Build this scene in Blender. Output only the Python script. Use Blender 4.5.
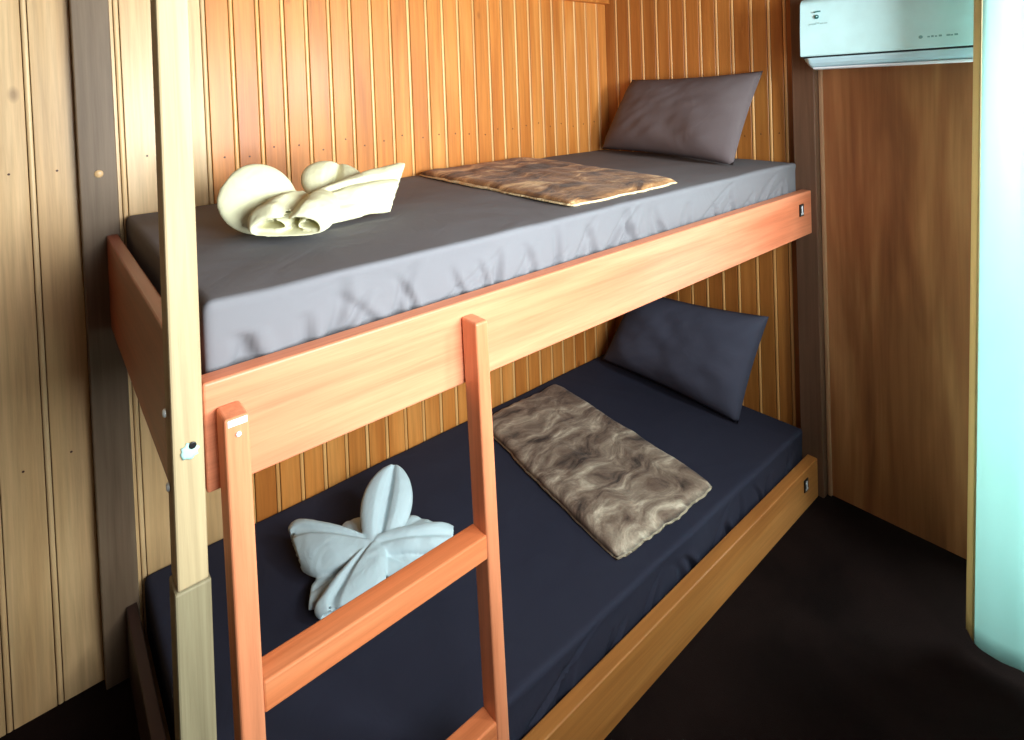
import bpy, bmesh, math, random
from mathutils import Vector, Matrix, noise

for o in list(bpy.data.objects):
    bpy.data.objects.remove(o, do_unlink=True)
SC = bpy.context.scene
COL = SC.collection
random.seed(7)

# ------------------------------------------------------------------ camera
F_PX, CX, CY = 570.18, 495.44, 105.89
cam_d = bpy.data.cameras.new('camera')
cam = bpy.data.objects.new('camera', cam_d)
COL.objects.link(cam)
cam_d.sensor_fit = 'HORIZONTAL'
cam_d.sensor_width = 36.0
cam_d.lens = F_PX * 36.0 / 1024.0
cam_d.shift_x = (512 - CX) / 1024.0
cam_d.shift_y = (CY - 370) / 1024.0
cam_d.clip_start = 0.02
RT = Vector((0.77445153, -0.63157599, -0.03655952))
UP = Vector((0.04254537, -0.00566281, 0.99907849))
FW = Vector((0.63120101, 0.7752933, -0.02248506))
M = Matrix.Identity(4)
for i in range(3):
    M[i][0] = RT[i]; M[i][1] = UP[i]; M[i][2] = -FW[i]
M.translation = Vector((-0.16733, -0.86546, 1.49437))
cam.matrix_world = M
SC.camera = cam

# ------------------------------------------------------------------ world, lights, exposure
W = bpy.data.worlds.new('world'); SC.world = W
W.use_nodes = True
W.node_tree.nodes['Background'].inputs[0].default_value = (0.75, 0.9, 1.0, 1)
W.node_tree.nodes['Background'].inputs[1].default_value = 1.0

def area(name, loc, direction, sx, sy, power, color, spread=180):
    l = bpy.data.lights.new(name, 'AREA')
    l.shape = 'RECTANGLE'; l.size = sx; l.size_y = sy
    l.energy = power; l.color = color; l.spread = math.radians(spread)
    o = bpy.data.objects.new(name, l); COL.objects.link(o)
    o.location = loc
    o.rotation_euler = Vector(direction).to_track_quat('-Z', 'Y').to_euler()
    return o
# daylight through the front and right windows, plus two added fill lights
area('daylight_front_window', (0.46, -1.14, 1.42), (-0.08, 1, 0.05), 0.90, 0.62, 32, (0.86, 0.97, 1.0), 130)
area('added_small_window_fill', (1.32, -1.14, 1.62), (0, 1, 0), 0.34, 0.40, 34, (0.86, 0.98, 1.0))  # added fill for the air conditioner and upper plywood
area('daylight_right_window', (2.06, -0.80, 1.02), (-1, 0, 0), 0.36, 1.7, 24, (0.80, 1.0, 1.0))
area('added_ceiling_fill', (-0.30, -0.60, 1.985), (0, 0, -1), 0.16, 0.16, 1.2, (1.0, 0.93, 0.80))  # added fill for the upper-left wall

SC.view_settings.view_transform = 'Standard'
SC.view_settings.look = 'None'
SC.view_settings.gamma = 1
SC.view_settings.use_curve_mapping = False
SC.view_settings.exposure = 0.0

# ------------------------------------------------------------------ materials
def lin(c):
    r = []
    for v in c:
        v = v / 255.0
        r.append(v / 12.92 if v <= 0.04045 else ((v + 0.055) / 1.055) ** 2.4)
    return (r[0], r[1], r[2], 1)

class NT:
    def __init__(s, name):
        s.m = bpy.data.materials.new(name); s.m.use_nodes = True
        s.t = s.m.node_tree; s.n = s.t.nodes; s.b = s.n['Principled BSDF']
    def node(s, t, **k):
        n = s.n.new(t)
        for a, v in k.items(): setattr(n, a, v)
        return n
    def link(s, a, b): s.t.links.new(a, b)
    def val(s, sock, v):
        if hasattr(v, 'is_linked') or hasattr(v, 'links'): s.link(v, sock)
        else: sock.default_value = v
    def coords(s, scale=(1, 1, 1), offset=None):
        tc = s.node('ShaderNodeTexCoord'); mp = s.node('ShaderNodeMapping')
        mp.inputs['Scale'].default_value = scale
        s.link(tc.outputs['Object'], mp.inputs['Vector'])
        if offset is not None: s.link(offset, mp.inputs['Location'])
        return mp.outputs[0]
    def noise(s, vec, scale, detail=4, rough=.55, dist=0):
        n = s.node('ShaderNodeTexNoise')
        n.inputs['Scale'].default_value = scale; n.inputs['Detail'].default_value = detail
        n.inputs['Roughness'].default_value = rough; n.inputs['Distortion'].default_value = dist
        s.link(vec, n.inputs['Vector']); return n.outputs[0]
    def ramp(s, fac, stops):
        r = s.node('ShaderNodeValToRGB'); e = r.color_ramp.elements
        while len(e) < len(stops): e.new(.5)
        for i, (p, c) in enumerate(stops): e[i].position = p; e[i].color = c
        s.link(fac, r.inputs[0]); return r.outputs[0]
    def mix(s, fac, a, b, mode='MIX'):
        n = s.node('ShaderNodeMixRGB', blend_type=mode)
        s.val(n.inputs[0], fac); s.val(n.inputs[1], a); s.val(n.inputs[2], b); return n.outputs[0]
    def math(s, op, a, b):
        n = s.node('ShaderNodeMath', operation=op)
        s.val(n.inputs[0], a); s.val(n.inputs[1], b); return n.outputs[0]
    def bump(s, h, strength, dist=.01, prev=None):
        n = s.node('ShaderNodeBump'); n.inputs['Strength'].default_value = strength
        n.inputs['Distance'].default_value = dist; s.link(h, n.inputs['Height'])
        if prev is not None: s.link(prev, n.inputs['Normal'])
        return n.outputs[0]

def wood(name, dark, mid, light, axis, rough=.5, fine=1.0, island=0.0, coat=0.0, knots=0.0, spec=.35, knot_col=None):
    t = NT(name)
    sc = [9.0, 9.0, 9.0]; sc['xyz'.index(axis)] = 0.9
    off = None
    if island:
        g = t.node('ShaderNodeNewGeometry')
        off = t.math('MULTIPLY', g.outputs['Random Per Island'], 37.0)
    v = t.coords(sc, off)
    broad = t.noise(v, 1.0, 3, .5, .6)
    sf = [70.0, 70.0, 70.0]; sf['xyz'.index(axis)] = 2.6
    fib = t.noise(t.coords(sf, off), 1.0 * fine, 5, .65, .3)
    c = t.ramp(broad, [(.28, lin(dark)), (.5, lin(mid)), (.74, lin(light))])
    f = t.ramp(fib, [(.30, (.70, .66, .62, 1)), (.62, (1.05, 1.04, 1.03, 1))])
    c = t.mix(.75, c, f, 'MULTIPLY')
    if knots:
        vo = t.node('ShaderNodeTexVoronoi'); vo.inputs['Scale'].default_value = 3.3
        sk = [1.6, 1.6, 1.6]; sk['xyz'.index(axis)] = .9
        t.link(t.coords(sk, off), vo.inputs['Vector'])
        k = t.ramp(vo.outputs['Distance'], [(.02, (1, 1, 1, 1)), (.07, (0, 0, 0, 1))])
        c = t.mix(t.math('MULTIPLY', k, knots), c, lin(knot_col or (90, 45, 15)))
    if island:
        b = t.math('MULTIPLY_ADD', g.outputs['Random Per Island'], island)
        b.node.inputs[2].default_value = 1 - island / 2
        hs = t.node('ShaderNodeHueSaturation'); t.link(c, hs.inputs['Color']); t.link(b, hs.inputs['Value'])
        c = hs.outputs[0]
    t.link(c, t.b.inputs['Base Color'])
    t.b.inputs['Roughness'].default_value = rough
    t.b.inputs['Specular IOR Level'].default_value = spec
    t.b.inputs['Coat Weight'].default_value = coat
    t.b.inputs['Coat Roughness'].default_value = .25
    t.link(t.bump(fib, .12, .004), t.b.inputs['Normal'])
    return t.m

def cloth(name, col, col2, weave=900, rough=.85, wrinkle=.15, wscale=7, sheen=0.0):
    t = NT(name)
    v = t.coords()
    a = t.noise(v, 5, 3)
    t.link(t.mix(a, lin(col), lin(col2)), t.b.inputs['Base Color'])
    t.b.inputs['Roughness'].default_value = rough
    t.b.inputs['Specular IOR Level'].default_value = .08
    t.b.inputs['Sheen Weight'].default_value = sheen
    w = t.noise(t.coords((1, 1, 1)), wscale, 3, .5, 1.2)
    b1 = t.bump(w, wrinkle, .03)
    t.link(t.bump(t.noise(v, weave, 2), .08, .001, b1), t.b.inputs['Normal'])
    return t.m

def plain(name, col, rough=.5, metal=0, spec=.5, bump=0, bscale=200):
    t = NT(name)
    a = t.noise(t.coords(), 14, 3)
    c2 = tuple(max(0, min(255, v * .9)) for v in col)
    t.link(t.mix(a, lin(col), lin(c2)), t.b.inputs['Base Color'])
    t.b.inputs['Roughness'].default_value = rough; t.b.inputs['Metallic'].default_value = metal
    t.b.inputs['Specular IOR Level'].default_value = spec
    if bump: t.link(t.bump(t.noise(t.coords(), bscale, 3), bump, .003), t.b.inputs['Normal'])
    return t.m

MAT = {}
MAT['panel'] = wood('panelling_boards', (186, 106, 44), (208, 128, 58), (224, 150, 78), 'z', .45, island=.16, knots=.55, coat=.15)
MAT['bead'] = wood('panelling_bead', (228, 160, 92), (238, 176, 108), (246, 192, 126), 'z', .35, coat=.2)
MAT['pale_panel'] = wood('pale_boards', (204, 160, 110), (218, 176, 126), (230, 192, 144), 'z', .42, island=.10, knots=.5, coat=.1)
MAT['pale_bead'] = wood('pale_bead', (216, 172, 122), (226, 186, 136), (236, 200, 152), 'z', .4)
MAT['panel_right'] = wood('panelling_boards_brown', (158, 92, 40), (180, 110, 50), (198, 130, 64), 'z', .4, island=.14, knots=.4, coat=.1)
MAT['groove'] = plain('groove_wood', (170, 104, 52), .7)  # even brown for groove bottoms and wall body
MAT['nail'] = plain('nail_head', (84, 44, 20), .5)
MAT['plywood'] = wood('plywood_sheet', (116, 64, 38), (162, 98, 60), (204, 138, 90), 'z', .5, fine=.7, knots=0)
MAT['darkpost'] = wood('dark_stained_post', (102, 80, 62), (118, 96, 76), (132, 110, 88), 'z', .55)
MAT['brownpost'] = wood('brown_stained_post', (92, 64, 48), (108, 76, 58), (120, 88, 66), 'z', .5)
MAT['moulding'] = wood('light_brown_moulding', (164, 116, 86), (180, 130, 96), (192, 144, 108), 'z', .5)
MAT['rail'] = wood('orange_varnished_rail', (202, 114, 78), (214, 130, 94), (224, 146, 108), 'x', .48, coat=.08, knots=.35, knot_col=(170, 84, 34))
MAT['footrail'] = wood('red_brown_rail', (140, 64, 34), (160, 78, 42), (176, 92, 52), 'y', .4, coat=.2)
MAT['shaded_rail'] = wood('shaded_foot_rail', (44, 26, 22), (54, 32, 26), (62, 38, 30), 'y', .5)  # lower foot rail, its colour darkened for the missing light there
MAT['lowrail'] = wood('lower_rail_wood', (164, 100, 46), (186, 120, 60), (202, 138, 76), 'x', .5, coat=.05)
MAT['post'] = wood('pale_unvarnished_post', (168, 146, 112), (186, 164, 126), (200, 180, 144), 'z', .6)
MAT['lower_post'] = wood('lower_post_wood', (132, 120, 92), (148, 136, 106), (162, 148, 118), 'z', .65)  # lower post length, darker and greyer than the upper
MAT['ladder'] = wood('orange_ladder_wood', (206, 120, 80), (218, 138, 98), (226, 152, 112), 'z', .42, coat=.12)
MAT['rung'] = wood('orange_rung_wood', (200, 104, 60), (210, 120, 74), (222, 138, 92), 'x', .40, coat=.12)
MAT['baseboard'] = wood('bed_base_board', (130, 96, 60), (150, 112, 72), (166, 128, 86), 'x', .7)
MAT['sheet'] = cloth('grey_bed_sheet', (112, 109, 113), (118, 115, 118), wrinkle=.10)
MAT['shaded_sheet'] = cloth('shaded_bed_sheet', (44, 44, 58), (50, 50, 62), wrinkle=.12)  # sheet colour darkened to carry the shade under the upper bunk
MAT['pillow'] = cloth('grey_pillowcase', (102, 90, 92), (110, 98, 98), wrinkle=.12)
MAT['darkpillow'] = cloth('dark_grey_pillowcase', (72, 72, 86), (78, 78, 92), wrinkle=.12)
MAT['towel_cream'] = cloth('cream_terry_towel', (226, 220, 184), (218, 212, 174), weave=420, wrinkle=.12, wscale=20)
MAT['towel_white'] = cloth('bluish_white_terry_towel', (206, 220, 224), (194, 208, 212), weave=420, wrinkle=.12, wscale=20)
MAT['white_plastic'] = plain('white_air_conditioner_plastic', (216, 253, 255), .3)
MAT['white_trim'] = plain('white_louver_plastic', (196, 226, 236), .3)
MAT['slit'] = plain('dark_air_slit', (14, 34, 40), .6)
MAT['teal'] = plain('teal_print', (40, 110, 112), .5)
MAT['greyprint'] = plain('grey_print', (128, 178, 178), .5)
MAT['paleprint'] = plain('pale_grey_print', (176, 212, 212), .5)
MAT['black'] = plain('black_plate', (18, 14, 14), .4)
MAT['white'] = plain('white_print', (240, 240, 245), .5)
MAT['steel'] = plain('bolt_steel', (225, 225, 220), .35, .3)
MAT['putty'] = plain('pale_green_putty', (176, 218, 206), .6)
MAT['darkply'] = wood('dark_plywood_sheet', (74, 50, 34), (88, 60, 40), (100, 70, 48), 'z', .6)
MAT['ceiling'] = wood('ceiling_boards', (74, 50, 34), (88, 60, 40), (100, 70, 48), 'x', .6)
MAT['frame'] = wood('window_frame_wood', (120, 84, 50), (140, 100, 62), (156, 116, 76), 'z', .6)

def floor_mat():
    t = NT('dark_carpet_floor')
    v = t.coords()
    n = t.noise(v, 3.0, 4, .6, .5)
    c = t.ramp(n, [(.35, lin((20, 13, 12))), (.7, lin((32, 22, 20)))])
    t.link(c, t.b.inputs['Base Color'])
    t.b.inputs['Roughness'].default_value = .95; t.b.inputs['Specular IOR Level'].default_value = .05
    t.link(t.bump(t.noise(v, 350, 3), .4, .004), t.b.inputs['Normal'])
    return t.m
MAT['floor'] = floor_mat()

def plush(name, stops, tint, rot):
    t = NT(name)
    v = t.coords()
    wn = t.node('ShaderNodeTexNoise'); wn.inputs['Scale'].default_value = 4.5; wn.inputs['Detail'].default_value = 2
    t.link(v, wn.inputs['Vector'])
    mp = t.node('ShaderNodeMapping'); mp.inputs['Rotation'].default_value = (0, 0, rot); mp.inputs['Scale'].default_value = (1.0, 2.6, 1)
    ad = t.node('ShaderNodeVectorMath', operation='MULTIPLY_ADD')
    ad.inputs[1].default_value = (.22, .22, .22)
    t.link(wn.outputs['Color'], ad.inputs[0]); t.link(v, ad.inputs[2]); t.link(ad.outputs[0], mp.inputs[0])
    sw = t.noise(mp.outputs[0], 5.5, 5, .62, .5)
    c = t.ramp(sw, stops)
    fine = t.noise(v, 150, 3, .6)
    mid = t.noise(mp.outputs[0], 26, 4, .6)
    c = t.mix(.55, c, t.ramp(mid, [(.32, (.62, .58, .55, 1)), (.66, (1.12, 1.1, 1.08, 1))]), 'MULTIPLY')
    c = t.mix(.35, c, t.ramp(fine, [(.3, (.6, .57, .55, 1)), (.7, (1.12, 1.1, 1.08, 1))]), 'MULTIPLY')
    t.link(c, t.b.inputs['Base Color'])
    t.b.inputs['Roughness'].default_value = .75
    t.b.inputs['Sheen Weight'].default_value = .08; t.b.inputs['Specular IOR Level'].default_value = .2
    b = t.bump(mid, .35, .012)
    t.link(t.bump(fine, .35, .004, b), t.b.inputs['Normal'])
    return t.m
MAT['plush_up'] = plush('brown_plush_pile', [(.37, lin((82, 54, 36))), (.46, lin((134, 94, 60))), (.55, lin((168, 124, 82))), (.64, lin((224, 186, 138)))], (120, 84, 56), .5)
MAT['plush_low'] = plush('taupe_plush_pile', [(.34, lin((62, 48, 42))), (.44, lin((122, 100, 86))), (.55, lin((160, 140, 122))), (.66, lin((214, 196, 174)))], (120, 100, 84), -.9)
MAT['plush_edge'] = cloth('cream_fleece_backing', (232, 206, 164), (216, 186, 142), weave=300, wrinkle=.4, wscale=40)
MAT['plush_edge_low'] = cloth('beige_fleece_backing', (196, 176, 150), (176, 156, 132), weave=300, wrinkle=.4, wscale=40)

def curtain_mat(name, c1, c2, tl):
    t = NT(name)
    v = t.coords()
    c = t.mix(t.noise(v, 4, 3), lin(c1), lin(c2))
    d = t.node('ShaderNodeBsdfDiffuse'); tr = t.node('ShaderNodeBsdfTranslucent'); mx = t.node('ShaderNodeMixShader')
    t.link(c, d.inputs[0]); t.link(c, tr.inputs[0]); mx.inputs[0].default_value = tl
    nb = t.bump(t.noise(v, 600, 2), .1, .001)
    t.link(nb, d.inputs['Normal'])
    t.link(d.outputs[0], mx.inputs[1]); t.link(tr.outputs[0], mx.inputs[2])
    t.link(mx.outputs[0], t.n['Material Output'].inputs[0])
    return t.m
MAT['curtain'] = curtain_mat('pale_aqua_curtain_fabric', (212, 240, 236), (204, 234, 230), .6)
MAT['curtain_hem'] = curtain_mat('wood_tinted_hem', (228, 214, 176), (220, 204, 162), .4)  # cream tint stands in for wood colour reflected onto the edge fold
def glass_mat():
    t = NT('window_glass'); t.b.inputs['Base Color'].default_value = (1, 1, 1, 1)
    t.b.inputs['Roughness'].default_value = 0.0
    t.b.inputs['Transmission Weight'].default_value = 1.0; t.b.inputs['IOR'].default_value = 1.02
    return t.m
MAT['glass'] = glass_mat()
def fill_lamp_mat():
    t = NT('fill_lamp_diffuser'); t.b.inputs['Base Color'].default_value = (.9, .88, .8, 1)
    t.b.inputs['Emission Color'].default_value = (1, .93, .8, 1); t.b.inputs['Emission Strength'].default_value = 2.0  # glow of the added ceiling lamp
    return t.m
MAT['lamp'] = fill_lamp_mat()

# ------------------------------------------------------------------ mesh helpers
class MB:
    def __init__(s): s.bm = bmesh.new()
    def poly(s, pts, mi=0, smooth=False):
        f = s.bm.faces.new([s.bm.verts.new(p) for p in pts]); f.material_index = mi; f.smooth = smooth; return f
    def box(s, a, b, bevel=0.0, mi=0, seg=2, fn=None):
        """axis aligned box a..b with bevelled edges; fn may move the corners"""
        t = bmesh.new()
        bmesh.ops.create_cube(t, size=1)
        for v in t.verts:
            p = Vector([a[i] if v.co[i] < 0 else b[i] for i in range(3)])
            v.co = fn(p) if fn else p
        if bevel: bmesh.ops.bevel(t, geom=list(t.edges), offset=bevel, segments=seg, affect='EDGES', profile=.5)
        s.merge(t, mi)
    def merge(s, t, mi=0, smooth=None):
        mp = {v: s.bm.verts.new(v.co) for v in t.verts}
        for f in t.faces:
            n = s.bm.faces.new([mp[v] for v in f.verts]); n.material_index = mi if mi is not None else f.material_index
            n.smooth = f.smooth if smooth is None else smooth
        t.free()
    def grid(s, rows, mi=0, smooth=True, close_u=False, close_v=False):
        vs = [[s.bm.verts.new(p) for p in r] for r in rows]
        R, Cn = len(vs), len(vs[0])
        for i in range(R if close_u else R - 1):
            for j in range(Cn if close_v else Cn - 1):
                q = [vs[i][j], vs[(i + 1) % R][j], vs[(i + 1) % R][(j + 1) % Cn], vs[i][(j + 1) % Cn]]
                f = s.bm.faces.new(q); f.material_index = mi; f.smooth = smooth
        return vs
    def disc(s, c, n, r, h=0.002, seg=16, mi=0, dome=0.0, wob=0.0):
        n = Vector(n).normalized(); a = n.orthogonal().normalized(); b = n.cross(a); c = Vector(c)
        rows = []
        for k, (rr, hh) in enumerate(((1, 0), (1, h), (.7, h + dome * .7), (.0001, h + dome))):
            rows.append([c + n * hh + (a * math.cos(2 * math.pi * i / seg) + b * math.sin(2 * math.pi * i / seg)) * r * rr * (1 + wob * math.sin(i * 2.7 + 1)) for i in range(seg)])
        s.grid(rows, mi, True, False, True)
    def build(s, name, mats, parent=None, recalc=True, weld=False, auto=False):
        if weld: bmesh.ops.remove_doubles(s.bm, verts=list(s.bm.verts), dist=1e-5)
        if recalc: bmesh.ops.recalc_face_normals(s.bm, faces=list(s.bm.faces))
        me = bpy.data.meshes.new(name); s.bm.to_mesh(me); s.bm.free()
        if not isinstance(mats, (list, tuple)): mats = [mats]
        for m in mats: me.materials.append(MAT[m])
        o = bpy.data.objects.new(name, me); COL.objects.link(o)
        if parent is not None:
            o.parent = parent
            o.matrix_parent_inverse = parent.matrix_basis.inverted()
        return o

def empty(name, loc):
    o = bpy.data.objects.new(name, None); COL.objects.link(o); o.location = loc; o.empty_display_size = .1
    return o
def tag(o, label, cat, group=None):
    o['label'] = label; o['category'] = cat
    if group: o['group'] = group
    return o
def struct(o):
    o['kind'] = 'structure'; return o

# ------------------------------------------------------------------ the room shell
XL, XR, YF, YB, ZC = -1.2, 2.014, -1.10, 0.945, 2.05

b = MB(); b.box((XL - .1, YF - .1, -.1), (XR + .1, YB + .1, 0.0)); struct(b.build('floor', 'floor'))
b = MB(); b.box((XL - .1, YF - .1, ZC), (XR + .1, YB + .1, ZC + .1)); struct(b.build('ceiling', 'ceiling'))

def panelling(lo, hi, z0, z1, grooves, place, back, bead_r=.0056, vee=.0019, depth=.0030, nails_z=(1.343,), nails=True, rnd=None, pale=-9):
    """tongue-and-groove boards: flat board, vee, round bead, vee; place(u, out, z) -> point. One mesh."""
    m = MB()
    def strip(pts, mi, smooth):
        m.grid([[place(u, o, z0) for u, o in pts], [place(u, o, z1) for u, o in pts]], mi, smooth)
    gs = [g for g in sorted(grooves) if lo < g < hi]
    edges = [lo] + gs + [hi]
    w = bead_r + vee
    for i in range(len(edges) - 1):
        a = edges[i] + (w if i > 0 else 0); c = edges[i + 1] - (w if i < len(edges) - 2 else 0)
        if c - a < .004: continue
        strip([(a, -depth), (a, -.001), (a + .0012, 0), (c - .0012, 0), (c, -.001), (c, -depth)], 4 if c < pale else 0, False)
        if nails:
            for nz in nails_z:
                q = place((a + c) / 2 + (rnd.random() - .5) * .012, 0.0002, nz + (rnd.random() - .5) * .03)
                n = Vector(place(0, 1, 0)) - Vector(place(0, 0, 0))
                m.disc(q, n, .0028, .0006, 10, 3)
    for g in gs:
        strip([(g - w - .0005, -depth), (g + w + .0005, -depth)], 2, False)
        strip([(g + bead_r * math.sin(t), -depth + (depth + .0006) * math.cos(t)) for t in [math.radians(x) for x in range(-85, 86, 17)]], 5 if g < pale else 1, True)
    # the wall body behind the boards
    p = [(lo, -depth), (hi, -depth), (hi, -back), (lo, -back)]
    m.grid([[place(u, o, z0) for u, o in p], [place(u, o, z1) for u, o in p]], 2, False, False, True)
    return m

RB = random.Random(3)
gback = [-1.17 + .1 * i for i in range(9)] + [-.27, -.172, -.074, .018, .12, .229]
gback += [.229 + (.911 - .229) / 9 * i for i in range(1, 10)]
gback += [.988, 1.06, 1.133, 1.209, 1.286, 1.355, 1.432, 1.507, 1.579, 1.65, 1.724, 1.797, 1.873, 1.952]
m = panelling(XL, XR + .06, 0, ZC, gback, lambda u, o, z: (u, YB - o, z), .1, nails_z=(1.343, .62), rnd=RB, pale=.235)
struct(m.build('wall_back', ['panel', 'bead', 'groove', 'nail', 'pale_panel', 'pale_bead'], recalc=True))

# right wall: plywood sheet toward the camera, panelling inside the bunk niche
WY0, WY1, WZ0, WZ1 = -1.02, -0.58, 0.12, 1.92       # window opening in the right wall
b = MB()
b.box((XR, YF - .1, 0), (XR + .1, WY0, ZC)); b.box((XR, WY1, 0), (XR + .1, 0.0, ZC))
b.box((XR, WY0, 0), (XR + .1, WY1, WZ0)); b.box((XR, WY0, WZ1), (XR + .1, WY1, ZC))
wr = struct(b.build('wall_right', 'plywood'))
gr = [.881, .805, .732, .656, .585, .513, .441, .369, .301, .225, .157, .098]
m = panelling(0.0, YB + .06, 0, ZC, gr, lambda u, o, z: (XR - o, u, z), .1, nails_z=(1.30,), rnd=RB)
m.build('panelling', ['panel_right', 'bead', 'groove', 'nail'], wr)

b = MB(); b.box((XL - .1, YF - .1, 0), (XL, YB + .1, ZC)); struct(b.build('wall_left', 'darkply'))
FX0, FX1, FZ0, FZ1 = -.03, 0.95, 1.07, 1.77          # window openings in the front wall
GX0, GX1, GZ0, GZ1 = 1.13, 1.51, 1.40, 1.84  # opening for the added small window
b = MB()
b.box((XL, YF - .1, 0), (FX0, YF, ZC)); b.box((FX1, YF - .1, 0), (GX0, YF, ZC)); b.box((GX1, YF - .1, 0), (XR, YF, ZC))
b.box((GX0, YF - .1, 0), (GX1, YF, GZ0)); b.box((GX0, YF - .1, GZ1), (GX1, YF, ZC))
b.box((FX0, YF - .1, 0), (FX1, YF, FZ0)); b.box((FX0, YF - .1, FZ1), (FX1, YF, ZC))
struct(b.build('wall_front', 'darkply'))

def window(name, axis, plane, a0, a1, z0, z1, t=.035):
    b = MB()
    for u0, u1, v0, v1 in ((a0, a1, z0, z0 + t), (a0, a1, z1 - t, z1), (a0, a0 + t, z0 + t, z1 - t), (a1 - t, a1, z0 + t, z1 - t)):
        if axis == 'y': b.box((u0, plane - .03, v0), (u1, plane + .01, v1), .003)
        else: b.box((plane - .01, u0, v0), (plane + .03, u1, v1), .003)
    return struct(b.build(name, 'frame'))
window('window_1', 'y', YF, FX0, FX1, FZ0, FZ1)
window('window_2', 'x', XR, WY0, WY1, WZ0, WZ1)
window('added_window_3', 'y', YF, GX0, GX1, GZ0, GZ1)  # unseen window, added to carry the small fill light

# dark wall post at the foot of the bunk, brown post at its head, mouldings
b = MB(); b.box((-.081, .905, 0), (.000, YB, ZC), .003)
b.disc((-.040, .905, 1.325), (0, -1, 0), .010, .001, 12, 1, .002)
struct(b.build('trim_1', ['darkpost', 'pale_panel']))
b = MB(); b.box((1.972, -.018, 0), (XR, .058, ZC), .003); struct(b.build('trim_2', 'brownpost'))
b = MB(); b.box((2.002, -.032, 0.0), (XR, -.019, ZC), .003); struct(b.build('trim_3', 'moulding'))
b = MB(); b.box((XL, YB - .030, 1.903), (XR, YB, ZC), .003); struct(b.build('trim_4', 'panel'))

# unseen ceiling lamp, added to brighten the upper left of the wall
fill_lamp = empty('added_ceiling_lamp', (-.30, -.60, ZC))
b = MB(); b.disc((-.30, -.60, ZC), (0, 0, -1), .13, .02, 32); b.build('base', 'white', fill_lamp)
b = MB(); b.disc((-.30, -.60, ZC - .02), (0, 0, -1), .115, .02, 32, 0, .012); b.build('fill_lamp_shade', 'lamp', fill_lamp)
tag(fill_lamp, 'added round fill lamp on the ceiling, out of view', 'lamp')

# ------------------------------------------------------------------ the bunk bed
bunk = empty('bunk_bed', (0, 0, 0))
tag(bunk, 'built-in wooden two-tier bunk bed with pale front post and orange rails', 'bunk bed')
# front corner post: leans a touch, with the joint line of its two lengths
b = MB()
def lean(p): return Vector((p.x - .011 * (1.63 - p.z), p.y, p.z))
b.box((-.040, -.040, .869), (-.003, .004, ZC), .003, fn=lean)
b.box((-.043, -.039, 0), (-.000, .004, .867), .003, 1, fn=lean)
b.build('post', ['post', 'lower_post'], bunk)
for z in (1.092, .994):
    k = MB(); k.disc((-.0478, -.012, z), (-1, 0, 0), .0055, .002, 14, 0, .002)
    k.build('bolt', 'steel', bunk)
k = MB(); k.disc((-.027, -.0402, 1.046), (0, -1, 0), .0105, .0015, 18, 0, .001, .16); pu = k.build('putty_patch', 'putty', bunk)
pu['label'] = 'pale green putty smeared round the bolt hole'
k = MB(); k.disc((-.0235, -.0425, 1.053), (0, -1, 0), .0045, .001, 14); k.build('bolt_hole', 'black', pu)

def rail(x0, x1, z0, z1, y0=0.0, y1=.035, bev=.004):
    m = MB(); m.box((x0, y0, z0), (x1, y1, z1), bev, seg=3); return m
r = rail(-.001, 1.9715, .954, 1.108).build('side_rail', 'rail', bunk)
def numeral_tag(x, z, parent):
    m = MB(); m.box((x - .015, -.004, z - .021), (x + .015, 0.0, z + .021), .001); p = m.build('number_plate', 'black', parent)
    y = -.0045
    m = MB()
    for a, c in (((-.003, -.014), (.004, .015)), ((-.008, -.015), (.009, -.009)), ((-.007, .007), (-.0029, .0115))):
        m.box((x + a[0], y - .0007, z + a[1]), (x + c[0], y + .0004, z + c[1]))
    m.build('numeral', 'white', p)
numeral_tag(1.885, 1.050, r)
r2 = rail(0.0, 1.9715, 0.0, .140).build('side_rail', 'lowrail', bunk)
numeral_tag(1.868, .090, r2)
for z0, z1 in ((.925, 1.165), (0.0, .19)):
    m = MB(); m.box((-.031, .0045, z0), (-.006, .9045, z1), .003); m.build('foot_rail', 'footrail' if z0 else 'shaded_rail', bunk)
for z in (.972, .048):
    m = MB(); m.box((-.005, .0355, z), (1.9715, .938, z + .018), .002); m.build('bed_base', 'baseboard', bunk)
    m = MB(); m.box((.0, .90, z - .04), (1.97, .9405, z - .0005), .003); m.build('bearer', 'baseboard', bunk)

# ------------------------------------------------------------------ the ladder
lad = empty('ladder', (.24, -.05, 0))
tag(lad, 'orange wooden ladder leaning on the front of the bunk', 'ladder')
def stile(x0, x1, ztop):
    def f(p):
        k = (1.08 - p.z) / 1.08
        back = p.y > -.02
        return Vector((p.x, (-.0015 - .034 * k) if back else (-.047 - .028 * k), p.z))
    m = MB(); m.box((x0, -.047, 0), (x1, 0, ztop), .004, fn=f, seg=3); return m
sl = stile(.014, .046, 1.071).build('stile', 'ladder', lad)
sr = stile(.435, .463, 1.081).build('stile', 'ladder', lad)
k = MB(); k.disc((.031, -.0482, 1.048), (0, -1, 0), .0035, .0012, 12, 0, .001); k.build('screw', 'white', sl)
k = MB(); k.disc((.446, -.0482, 1.05), (0, -1, 0), .0001, .0002, 6); k.bm.free()
k = MB(); k.box((.018, -.0483, 1.060), (.043, -.0468, 1.069), .0007); ch = k.build('paint_chip', 'white', sl); ch['label'] = 'white chipped paint across the top edge'
for z in (.700, .362):
    kk = (1.08 - z) / 1.08
    m = MB(); m.box((.0455, -.0465 - .028 * kk, z - .044), (.4355, -.003 - .034 * kk, z), .003); m.build('rung', 'rung', lad)

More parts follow.
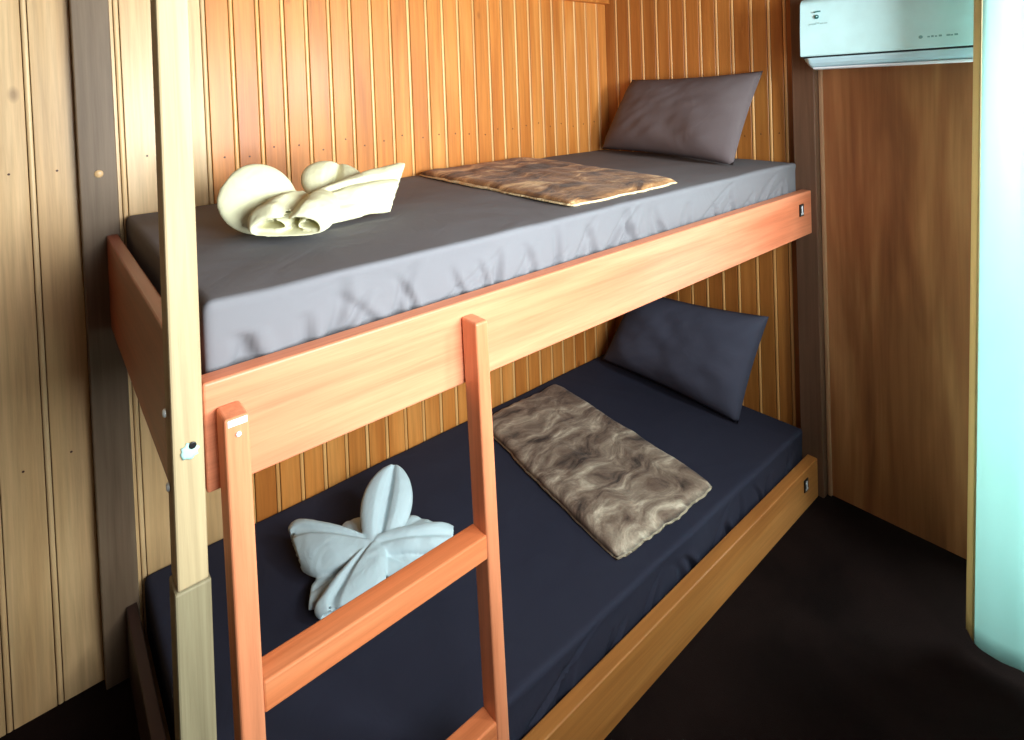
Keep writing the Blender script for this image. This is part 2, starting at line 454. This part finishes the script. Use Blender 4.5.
# ------------------------------------------------------------------ mattresses
def rounded_block(a, c, r, step, fn):
    """closed rounded box as dense grid; fn(p, n) displaces"""
    m = MB(); a = Vector(a); c = Vector(c)
    n = [max(3, int((c[i] - a[i]) / step)) for i in range(3)]
    def samples(i):
        L = c[i] - a[i]
        core = [r + (L - 2 * r) * k / n[i] for k in range(n[i] + 1)]
        edge = [r * (1 - math.cos(math.pi / 2 * k / 4)) for k in range(4)]
        return [a[i] + v for v in edge] + [a[i] + v for v in core] + [c[i] - v for v in reversed(edge)]
    S = [samples(i) for i in range(3)]
    for ax in range(3):
        u, v = [(1, 2), (0, 2), (0, 1)][ax]
        for side in (a[ax], c[ax]):
            rows = []
            for pu_ in S[u]:
                row = []
                for pv in S[v]:
                    p = Vector((0, 0, 0)); p[ax] = side; p[u] = pu_; p[v] = pv
                    q = Vector([min(max(p[i], a[i] + r), c[i] - r) for i in range(3)])
                    d = p - q
                    nn = d.normalized() if d.length > 1e-9 else Vector((0, 0, 1))
                    row.append(fn(q + nn * r, nn))
                rows.append(row)
            m.grid(rows, 0, True)
    return m

def sheet_fn(seed, zb, zt, amp, count):
    """a taut fitted sheet: gentle dips on top, slanted drag creases gathered along the long side"""
    R = random.Random(int(seed * 10))
    folds = []
    for k in range(count):
        x0 = .03 + 1.88 * (k + R.random()) / count
        folds.append((x0, R.uniform(-.9, 1.1) if R.random() < .75 else R.uniform(1.2, 2.4), R.uniform(.35, 1.0), R.uniform(.007, .013), amp * R.uniform(.45, 1.0), R.uniform(-1, 1)))
    def f(p, n):
        q = p.copy()
        side = max(0.0, -n.y)
        if side > .2:
            h = min(1, max(0, (p.z - zb) / (zt - zb)))
            d = .35 * amp * (.5 + noise.noise(Vector((p.x * 5, p.z * 5, seed))))
            for x0, sl, ln, wd, a, cv in folds:
                if h > ln: continue
                dx = p.x - (x0 + sl * (p.z - zb) + cv * .06 * h * h)
                if abs(dx) < wd * 4:
                    k = (1 - h / ln) ** .6
                    d += a * k * (math.exp(-(dx / wd) ** 2) - .45 * math.exp(-((dx - 1.9 * wd) / wd) ** 2))
            q.y += max(0, d + .25 * amp) * side * (1 - h ** 6)
        if n.z > .3:
            q.z += .0035 * noise.noise(Vector((p.x * 3.2, p.y * 3.5, seed))) * n.z
            q.z += .0018 * noise.noise(Vector((p.x * 9, p.y * 7, seed + 2))) * n.z
        return q
    return f
mt = rounded_block((.014, .040, .9905), (1.967, .934, 1.205), .014, .0065, sheet_fn(1.0, 1.09, 1.205, .016, 40)).build('mattress', 'sheet', weld=True)
tag(mt, 'mattress in a grey fitted sheet on the upper bunk', 'mattress', 'bunk mattresses')
mt2 = rounded_block((.014, .040, .0665), (1.967, .934, .230), .016, .0075, sheet_fn(5.0, .125, .230, .014, 22)).build('mattress', 'shaded_sheet', weld=True)
tag(mt2, 'mattress in a shade-darkened fitted sheet on the lower bunk', 'mattress', 'bunk mattresses')

# ------------------------------------------------------------------ pillows
def pillow(c00, c10, c11, c01, tf, tb, mat, label, seed):
    """seam corners bottom-far, bottom-near, top-near, top-far; tf/tb front and back bulge"""
    c = [Vector(v) for v in (c00, c10, c11, c01)]
    nrm = (c[1] - c[0]).cross(c[3] - c[0]).normalized()
    if nrm.x > 0: nrm = -nrm
    N, Mv = 44, 30
    m = MB(); rings = {}
    for sgn, th in ((1, tf), (-1, tb)):
        rows = []
        for i in range(N + 1):
            row = []
            u = i / N
            for j in range(Mv + 1):
                v = j / Mv
                # edges of the case pulled inward between the corners
                uu = u + .012 * math.sin(math.pi * v) * math.cos(math.pi * u)
                vv = v + .030 * math.sin(math.pi * u) * math.cos(math.pi * v)
                p = (c[0] * (1 - uu) + c[1] * uu) * (1 - vv) + (c[3] * (1 - uu) + c[2] * uu) * vv
                e = (max(0, 1 - abs(2 * u - 1) ** 4.0) ** .60) * (max(0, 1 - abs(2 * v - 1) ** 3.2) ** .60)
                wr = noise.noise(Vector((u * 5 + v * 2, v * 4, seed))) * .010 + noise.noise(Vector((u * 13 - v * 7, v * 9, seed + 3))) * .004
                # drag folds at the near end
                wr += .007 * math.sin(26 * v + 6 * u) * max(0, u - .72) * 3 * e
                row.append(p + nrm * sgn * (th * e + wr * e))
            rows.append(row)
        m.grid(rows, 0, True)
    o = m.build('pillow', mat, weld=True)
    tag(o, label, 'pillow', 'pillows on the bunks')
    return o
pillow((1.872, .872, 1.219), (1.738, .164, 1.210), (1.962, .156, 1.541), (1.968, .760, 1.532), .078, .040, 'pillow',
       'grey pillow leaning against the wall on the upper bunk', 2.0)
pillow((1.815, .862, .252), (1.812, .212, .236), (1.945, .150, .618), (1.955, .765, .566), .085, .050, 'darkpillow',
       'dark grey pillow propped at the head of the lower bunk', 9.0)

# ------------------------------------------------------------------ plush throws
def throw(corners, z0, th, mat, edge_mat, label, seed, edge_out=.006, wav=.010):
    c = [Vector((x, y, 0)) for x, y in corners]
    N, Mv = 70, 48
    root = empty('plush_throw', (sum(p.x for p in c) / 4, sum(p.y for p in c) / 4, z0))
    def base(u, v, out, sd):
        # wavy hand-cut border
        p = (c[0] * (1 - u) + c[1] * u) * (1 - v) + (c[3] * (1 - u) + c[2] * u) * v
        cen = (c[0] + c[1] + c[2] + c[3]) / 4
        eu = max(abs(2 * u - 1), abs(2 * v - 1)) ** 6
        d = (p - cen); d.normalize()
        w = noise.noise(Vector((u * 6, v * 6, sd))) * wav + noise.noise(Vector((u * 19, v * 19, sd + 2))) * wav * .5
        cr = (abs(2 * u - 1) * abs(2 * v - 1)) ** 8
        return p + d * (eu * (w + out) - cr * .012)
    def hgt(u, v):
        e = (max(0, 1 - abs(2 * u - 1) ** 14) * max(0, 1 - abs(2 * v - 1) ** 12)) ** .45
        n = noise.noise(Vector((u * 4.5, v * 3.5, seed))) * .006 + noise.noise(Vector((u * 12, v * 9, seed + 1))) * .0035 + noise.noise(Vector((u * 40, v * 30, seed + 7))) * .0016
        return e, n
    m = MB()
    for top in (1, 0):
        rows = []
        for i in range(N + 1):
            row = []
            for j in range(Mv + 1):
                u, v = i / N, j / Mv
                p = base(u, v, 0, seed); e, n = hgt(u, v)
                zz = z0 + .0045 + (e * (th + n) if top else 0)
                row.append((p.x, p.y, zz))
            rows.append(row)
        m.grid(rows, 0, True)
    m.build('pile', mat, root, weld=True)
    m = MB()
    for top in (1, 0):
        rows = []
        for i in range(N + 1):
            row = []
            for j in range(Mv + 1):
                u, v = i / N, j / Mv
                p = base(u, v, edge_out, seed); e, n = hgt(u, v)
                row.append((p.x, p.y, z0 + (.0005 if not top else .0005 + .0075 * min(1, e * 1.5))))
            rows.append(row)
        m.grid(rows, 0, True)
    ed = m.build('backing', edge_mat, root, weld=True); ed['label'] = 'pale fleece backing showing along the edges'
    tag(root, label, 'throw', 'plush throws on the bunks')
    return root
throw([(.905, .915), (1.445, .925), (1.312, .100), (.850, .100)], 1.2085, .014, 'plush_up', 'plush_edge',
      'brown plush throw laid flat across the upper bunk', 3.0)
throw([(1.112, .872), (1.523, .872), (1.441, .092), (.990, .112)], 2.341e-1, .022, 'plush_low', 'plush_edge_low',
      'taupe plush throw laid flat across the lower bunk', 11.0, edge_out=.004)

# ------------------------------------------------------------------ towels folded into flowers
def petal(m, base, tip, width, up, puff=.03, crease=.6, wpow=.55, curl=0.0, lift=0.0, tipr=.25):
    """a folded towel petal: two puffy lobes with a crease between, closed underneath"""
    base = Vector(base); tip = Vector(tip); ax = (tip - base); L = ax.length; ax.normalize()
    up = Vector(up); up = (up - ax * up.dot(ax)).normalized(); sd = ax.cross(up)
    N, K = 22, 28
    rows = []
    for i in range(N + 1):
        u = i / N
        w = width / 2 * ((math.sin(math.pi * min(1, (u * (1 - .0) * .93 + .06)) ** 1.15)) ** wpow)
        cen = base + ax * (L * u) + up * (lift * math.sin(math.pi * u) + curl * u * u)
        row = []
        for k in range(K):
            t = 2 * math.pi * k / K
            s = math.cos(t); h = math.sin(t)
            if h >= 0:
                lobes = (1 - crease * math.exp(-(s / .20) ** 2))
                z = puff * (abs(h) ** .75) * lobes * (math.sin(math.pi * (u * .9 + .08)) ** .5)
            else:
                z = -puff * .35 * abs(h) ** .75 * (math.sin(math.pi * (u * .9 + .08)) ** .5)
            row.append(cen + sd * (w * s) + up * z)
        rows.append(row)
    vs = m.grid(rows, 0, True, False, True)
    m.bm.faces.new(vs[0]); m.bm.faces.new(list(reversed(vs[-1])))

def blob(m, c, r, seg=16):
    t = bmesh.new(); bmesh.ops.create_uvsphere(t, u_segments=seg, v_segments=seg // 2, radius=1)
    for v in t.verts: v.co = Vector((c[0] + v.co.x * r[0], c[1] + v.co.y * r[1], c[2] + v.co.z * r[2]))
    m.merge(t, 0, True)

def finish_towel(m, mat, label, zmin):
    for v in m.bm.verts:
        if v.co.z < zmin: v.co.z = zmin
    o = m.build('folded_towel', mat)
    rm = o.modifiers.new('fuse', 'REMESH'); rm.mode = 'VOXEL'; rm.voxel_size = .0032; rm.use_smooth_shade = True
    sm = o.modifiers.new('soften', 'SMOOTH'); sm.factor = .5; sm.iterations = 3
    tag(o, label, 'towel', 'folded towels on the bunks')
    return o

def wedge(m, base, ca, cb, puff0, puff1, up=(0, 0, 1), w0=.025, crease=.5, cp=0.0, cw=.16, lift=0.0, power=.8, endk=.72, hollow=.10, flat=.4, seed=0.0):
    """a folded wedge of towelling: pinched at the base, widening to an open rolled mouth between corners ca and cb"""
    base = Vector(base); ca = Vector(ca); cb = Vector(cb); mid = (ca + cb) / 2
    ax = mid - base; sd = (cb - ca); W = sd.length / 2; sd.normalize()
    up = Vector(up); up = (up - sd * up.dot(sd)).normalized()
    N, K = 26, 40
    def ring(u, kw, kp):
        tail = max(0, (u - .78) / .22); rs = 1 - (1 - endk) * tail ** 2
        w = (w0 + (W - w0) * u ** power) * rs * kw
        pf = (puff0 + (puff1 - puff0) * u) * (1 - .25 * tail ** 2) * kp
        cen = base + ax * u + up * (lift * math.sin(math.pi * u))
        row = []
        for k in range(K):
            t = 2 * math.pi * k / K
            c_, h = math.cos(t), math.sin(t)
            sx = (abs(c_) ** .9) * (1 if c_ >= 0 else -1)
            cr = 1 - crease * math.exp(-((sx - cp) / cw) ** 2) * (1 if kw == 1 else .6)
            z = pf * abs(h) ** .75 * (cr if h >= 0 else -flat)
            p = cen + sd * (w * sx) + up * z
            n = noise.noise(Vector((p.x * 22, p.y * 22, p.z * 22 + seed))) * .004 + noise.noise(Vector((p.x * 60, p.y * 60, p.z * 60 + seed))) * .0015
            row.append(p + up * n * (1 if h >= 0 else .3))
        return row
    rows = [ring(i / N, 1, 1) for i in range(N + 1)]
    if hollow:
        for u, kw, kp in ((1.0, .91, .78), (1 - hollow * .5, .86, .68), (1 - hollow, .74, .55), (1 - hollow * 1.6, .5, .30)):
            rows.append(ring(u, kw, kp))
    vs = m.grid(rows, 0, True, False, True)
    m.bm.faces.new(vs[0]); m.bm.faces.new(list(reversed(vs[-1])))

# lower bunk: five petals round a pinched centre
m = MB()
C0 = Vector((.497, .530, .292))
petal(m, C0 + Vector((.004, -.008, -.012)), (.642, .680, .374), .146, (-.40, -.62, .70), .034, .80, .55)
wedge(m, C0, (.346, .795, .290), (.330, .585, .250), .016, .038, (-.15, -.25, 1), crease=.55, cp=-.42, cw=.13, lift=.012, endk=.62, seed=1)
wedge(m, C0, (.282, .480, .250), (.455, .400, .250), .018, .034, (-.1, -.2, 1), crease=.7, cp=-.45, cw=.12, lift=.014, endk=.6, seed=2)
wedge(m, C0, (.652, .400, .262), (.705, .455, .292), .018, .030, (-.1, -.1, 1), crease=.35, lift=.012, power=.6, endk=.7, hollow=.14, seed=3)
wedge(m, C0 + Vector((0, 0, -.012)), (.500, .392, .248), (.640, .425, .248), .012, .022, (0, -.2, 1), crease=.4, cp=-.2, lift=.008, seed=4)
wedge(m, C0 + Vector((0, 0, -.030)), (.455, .690, .258), (.545, .690, .258), .012, .022, (0, 0, 1), crease=.2, hollow=0, seed=5)
wedge(m, C0 + Vector((0, 0, -.030)), (.345, .585, .246), (.300, .500, .246), .012, .020, (0, 0, 1), crease=.2, hollow=0, seed=6)
wedge(m, C0 + Vector((0, 0, -.030)), (.630, .610, .262), (.690, .500, .258), .012, .022, (0, 0, 1), crease=.2, hollow=0, seed=7)
blob(m, (.500, .535, .262), (.045, .045, .030))
finish_towel(m, 'towel_white', 'bluish white towel folded like a flower on the lower bunk', .2322)

# upper bunk: cream towel, petals raised, rolled mouth toward the camera
m = MB()
C1 = Vector((.318, .425, 1.256))
petal(m, (.275, .430, 1.232), (.158, .482, 1.322), .170, (.25, -1, .35), .030, .18, .36)
wedge(m, (.240, .455, 1.225), (.165, .470, 1.222), (.180, .500, 1.300), .03, .026, (.2, -1, .4), w0=.05, crease=.1, hollow=0, seed=8)
petal(m, (.385, .470, 1.240), (.462, .580, 1.318), .165, (-.3, -1, .5), .034, .80, .42)
wedge(m, C1, (.618, .495, 1.312), (.482, .345, 1.216), .020, .032, (-.25, -.75, .8), w0=.03, crease=.5, cp=-.15, cw=.12, lift=.006, power=.75, endk=.90, hollow=.05, seed=9)
wedge(m, C1 + Vector((0, 0, -.012)), (.478, .365, 1.226), (.290, .330, 1.222), .030, .022, (0, -.3, 1), w0=.06, crease=.25, cp=.3, hollow=0, seed=10)
wedge(m, C1 + Vector((.020, .022, -.006)), (.146, .346, 1.234), (.292, .232, 1.233), .038, .047, (-.12, -.2, 1), w0=.055, crease=.55, cp=.0, cw=.22, lift=.012, power=.7, endk=.78, hollow=.34, flat=.40, seed=11)
wedge(m, C1 + Vector((-.02, -.01, -.004)), (.168, .352, 1.240), (.226, .298, 1.239), .016, .022, (-.12, -.2, 1), w0=.02, crease=.5, cp=.2, lift=.0, endk=.9, hollow=.3, seed=12)
wedge(m, C1 + Vector((.01, -.03, -.004)), (.240, .286, 1.238), (.284, .248, 1.237), .014, .018, (-.12, -.2, 1), w0=.02, crease=.4, cp=-.2, lift=.0, endk=.9, hollow=.3, seed=13)
blob(m, (.320, .425, 1.232), (.080, .065, .036))
finish_towel(m, 'towel_cream', 'cream towel folded into open petals on the upper bunk', 1.2082)

# ------------------------------------------------------------------ air conditioner
ac = empty('air_conditioner', (XR, -.45, 1.536))
tag(ac, 'white wall-mounted air conditioner above the plywood panel, partly behind the curtain', 'air conditioner')
Y0, Y1 = -.034, -.86
def extrude(profile, y0, y1, mat, name, parent, round_end=0.0):
    m = MB(); rows = []
    n = 8
    cx_ = sum(p[0] for p in profile) / len(profile); 
    zt = max(p[1] for p in profile)
    secs = []
    if round_end:
        for k in range(n + 1):
            a = math.pi / 2 * k / n
            secs.append((y0 - round_end * (1 - math.cos(a)), .15 + .85 * math.sin(a)))
    else: secs.append((y0, 1))
    secs.append((y1, 1))
    for y, s in secs:
        rows.append([(x if s == 1 else XR - .004 + (x - XR + .004) * (.72 + .28 * s), y, zt + (z - zt) * s) for x, z in profile])
    vs = m.grid(rows, 0, False, False, True)
    m.bm.faces.new(vs[0]); m.bm.faces.new(list(reversed(vs[-1])))
    return m.build(name, mat, parent)
def arc(cx, cz, r, a0, a1, n=6):
    return [(cx + r * math.cos(math.radians(a0 + (a1 - a0) * k / n)), cz + r * math.sin(math.radians(a0 + (a1 - a0) * k / n))) for k in range(n + 1)]
body = [(XR - .001, 1.775)] + arc(1.875, 1.745, .028, 90, 170) + [(1.850, 1.575), (1.862, 1.560), (XR - .001, 1.545)]
extrude(body, Y0 - .003, Y1, 'white_plastic', 'casing', ac)
panel = [(1.868, 1.770)] + arc(1.862, 1.742, .026, 100, 175, 5) + [(1.830, 1.660), (1.829, 1.582), (1.832, 1.5775), (1.852, 1.5775)]
fp = extrude(panel, Y0, Y1, 'white_plastic', 'front_panel', ac)
slit = [(1.838, 1.578), (1.838, 1.571), (1.87, 1.571), (1.87, 1.578)]
extrude(slit, Y0 - .006, Y1, 'slit', 'air_slit', ac)
louv = [(1.833, 1.5715), (1.834, 1.566), (1.840, 1.555), (1.850, 1.545), (1.866, 1.538), (1.90, 1.535), (XR - .001, 1.5355), (XR - .001, 1.5715)]
extrude(louv, Y0 - .002, Y1, 'white_trim', 'louver', ac, .026)
lip = [(1.858, 1.5385), (1.850, 1.541), (1.853, 1.5355), (1.872, 1.5325), (1.876, 1.536)]
extrude(lip, Y0 - .030, Y1, 'white', 'lip', ac)
# printed marks
xm = 1.8293
m = MB(); m.disc((xm + .0006, -.087, 1.7045), (-1, 0, 0), .0070, .0006, 20); m.disc((xm, -.0875, 1.7055), (-1, 0, 0), .0020, .0006, 12, 1)
pts = []
for k in range(7):
    y = -.0785 - .021 * k / 6; zc = 1.7170 + .0022 * math.sin(math.pi * k / 6 * .7)
    pts.append((y, zc))
m.grid([[(xm - .0002, y, z) for y, z in pts], [(xm - .0002, y, z + .0042) for y, z in pts]], 0, False)
m.build('emblem', ['teal', 'white_plastic'], fp)
m = MB()
for y, w, z in ((-.064, .010, 1.6815), (-.078, .008, 1.6815), (-.088, .007, 1.684), (-.0975, .010, 1.6815), (-.109, .010, 1.6815)):
    m.box((xm - .0004, y - w, z - .0018), (xm + .0006, y, z + .0018))
m.build('caption', 'paleprint', fp)
m = MB(); m.disc((xm + .0004, -.366, 1.6110), (-1, 0, 0), .0050, .0006, 18)
for k, (w, h) in enumerate(((.006, .0040), (.006, .0052), (.005, .0040), (.007, .0052), (0, 0), (.008, .0048), (.006, .0038), (.008, .0052))):
    if w: m.box((xm - .0004, -.382 - .0088 * k - w, 1.6082), (xm + .0006, -.382 - .0088 * k, 1.6082 + h))
m.build('lettering', 'greyprint', fp)

# ------------------------------------------------------------------ curtain
cu = empty('curtain', (1.66, -.9, .03))
def cur_pt(d, z):
    """point of the hanging cloth, d metres in from its free edge"""
    e = -.4765 - .0236 * z                      # the free edge leans a little
    a = min(1, d / .12)
    x = 1.656 - .016 * a + .017 * a * math.sin(d * 2 * math.pi / .27 + .5 * math.sin(z * 1.1) - .6)
    x += .006 * a * math.sin(d * 2 * math.pi / .094 + z * .7)
    x += .022 * math.exp(-(d / .016) ** 2)      # the edge rolls back
    return (x, e - d * (1 + .04 * a), z + (.016 * math.exp(-(d / .02) ** 2) if z < .2 else 0))
ZS = [.028 + (2.045 - .028) * k / 40 for k in range(41)]
m = MB(); m.grid([[cur_pt(.016 + .53 * (k / 110), z) for k in range(111)] for z in ZS], 0, True)
pn = m.build('panel', 'curtain', cu)
so = pn.modifiers.new('thickness', 'SOLIDIFY'); so.thickness = .0012; so.offset = 0
m = MB(); m.grid([[cur_pt(.0005 + .020 * (k / 10), z) for k in range(11)] for z in ZS], 0, True)
hm = m.build('hem', 'curtain_hem', cu)
so = hm.modifiers.new('thickness', 'SOLIDIFY'); so.thickness = .004; so.offset = 0
tag(cu, 'pale aqua curtain hanging to the floor beside the air conditioner', 'curtain')
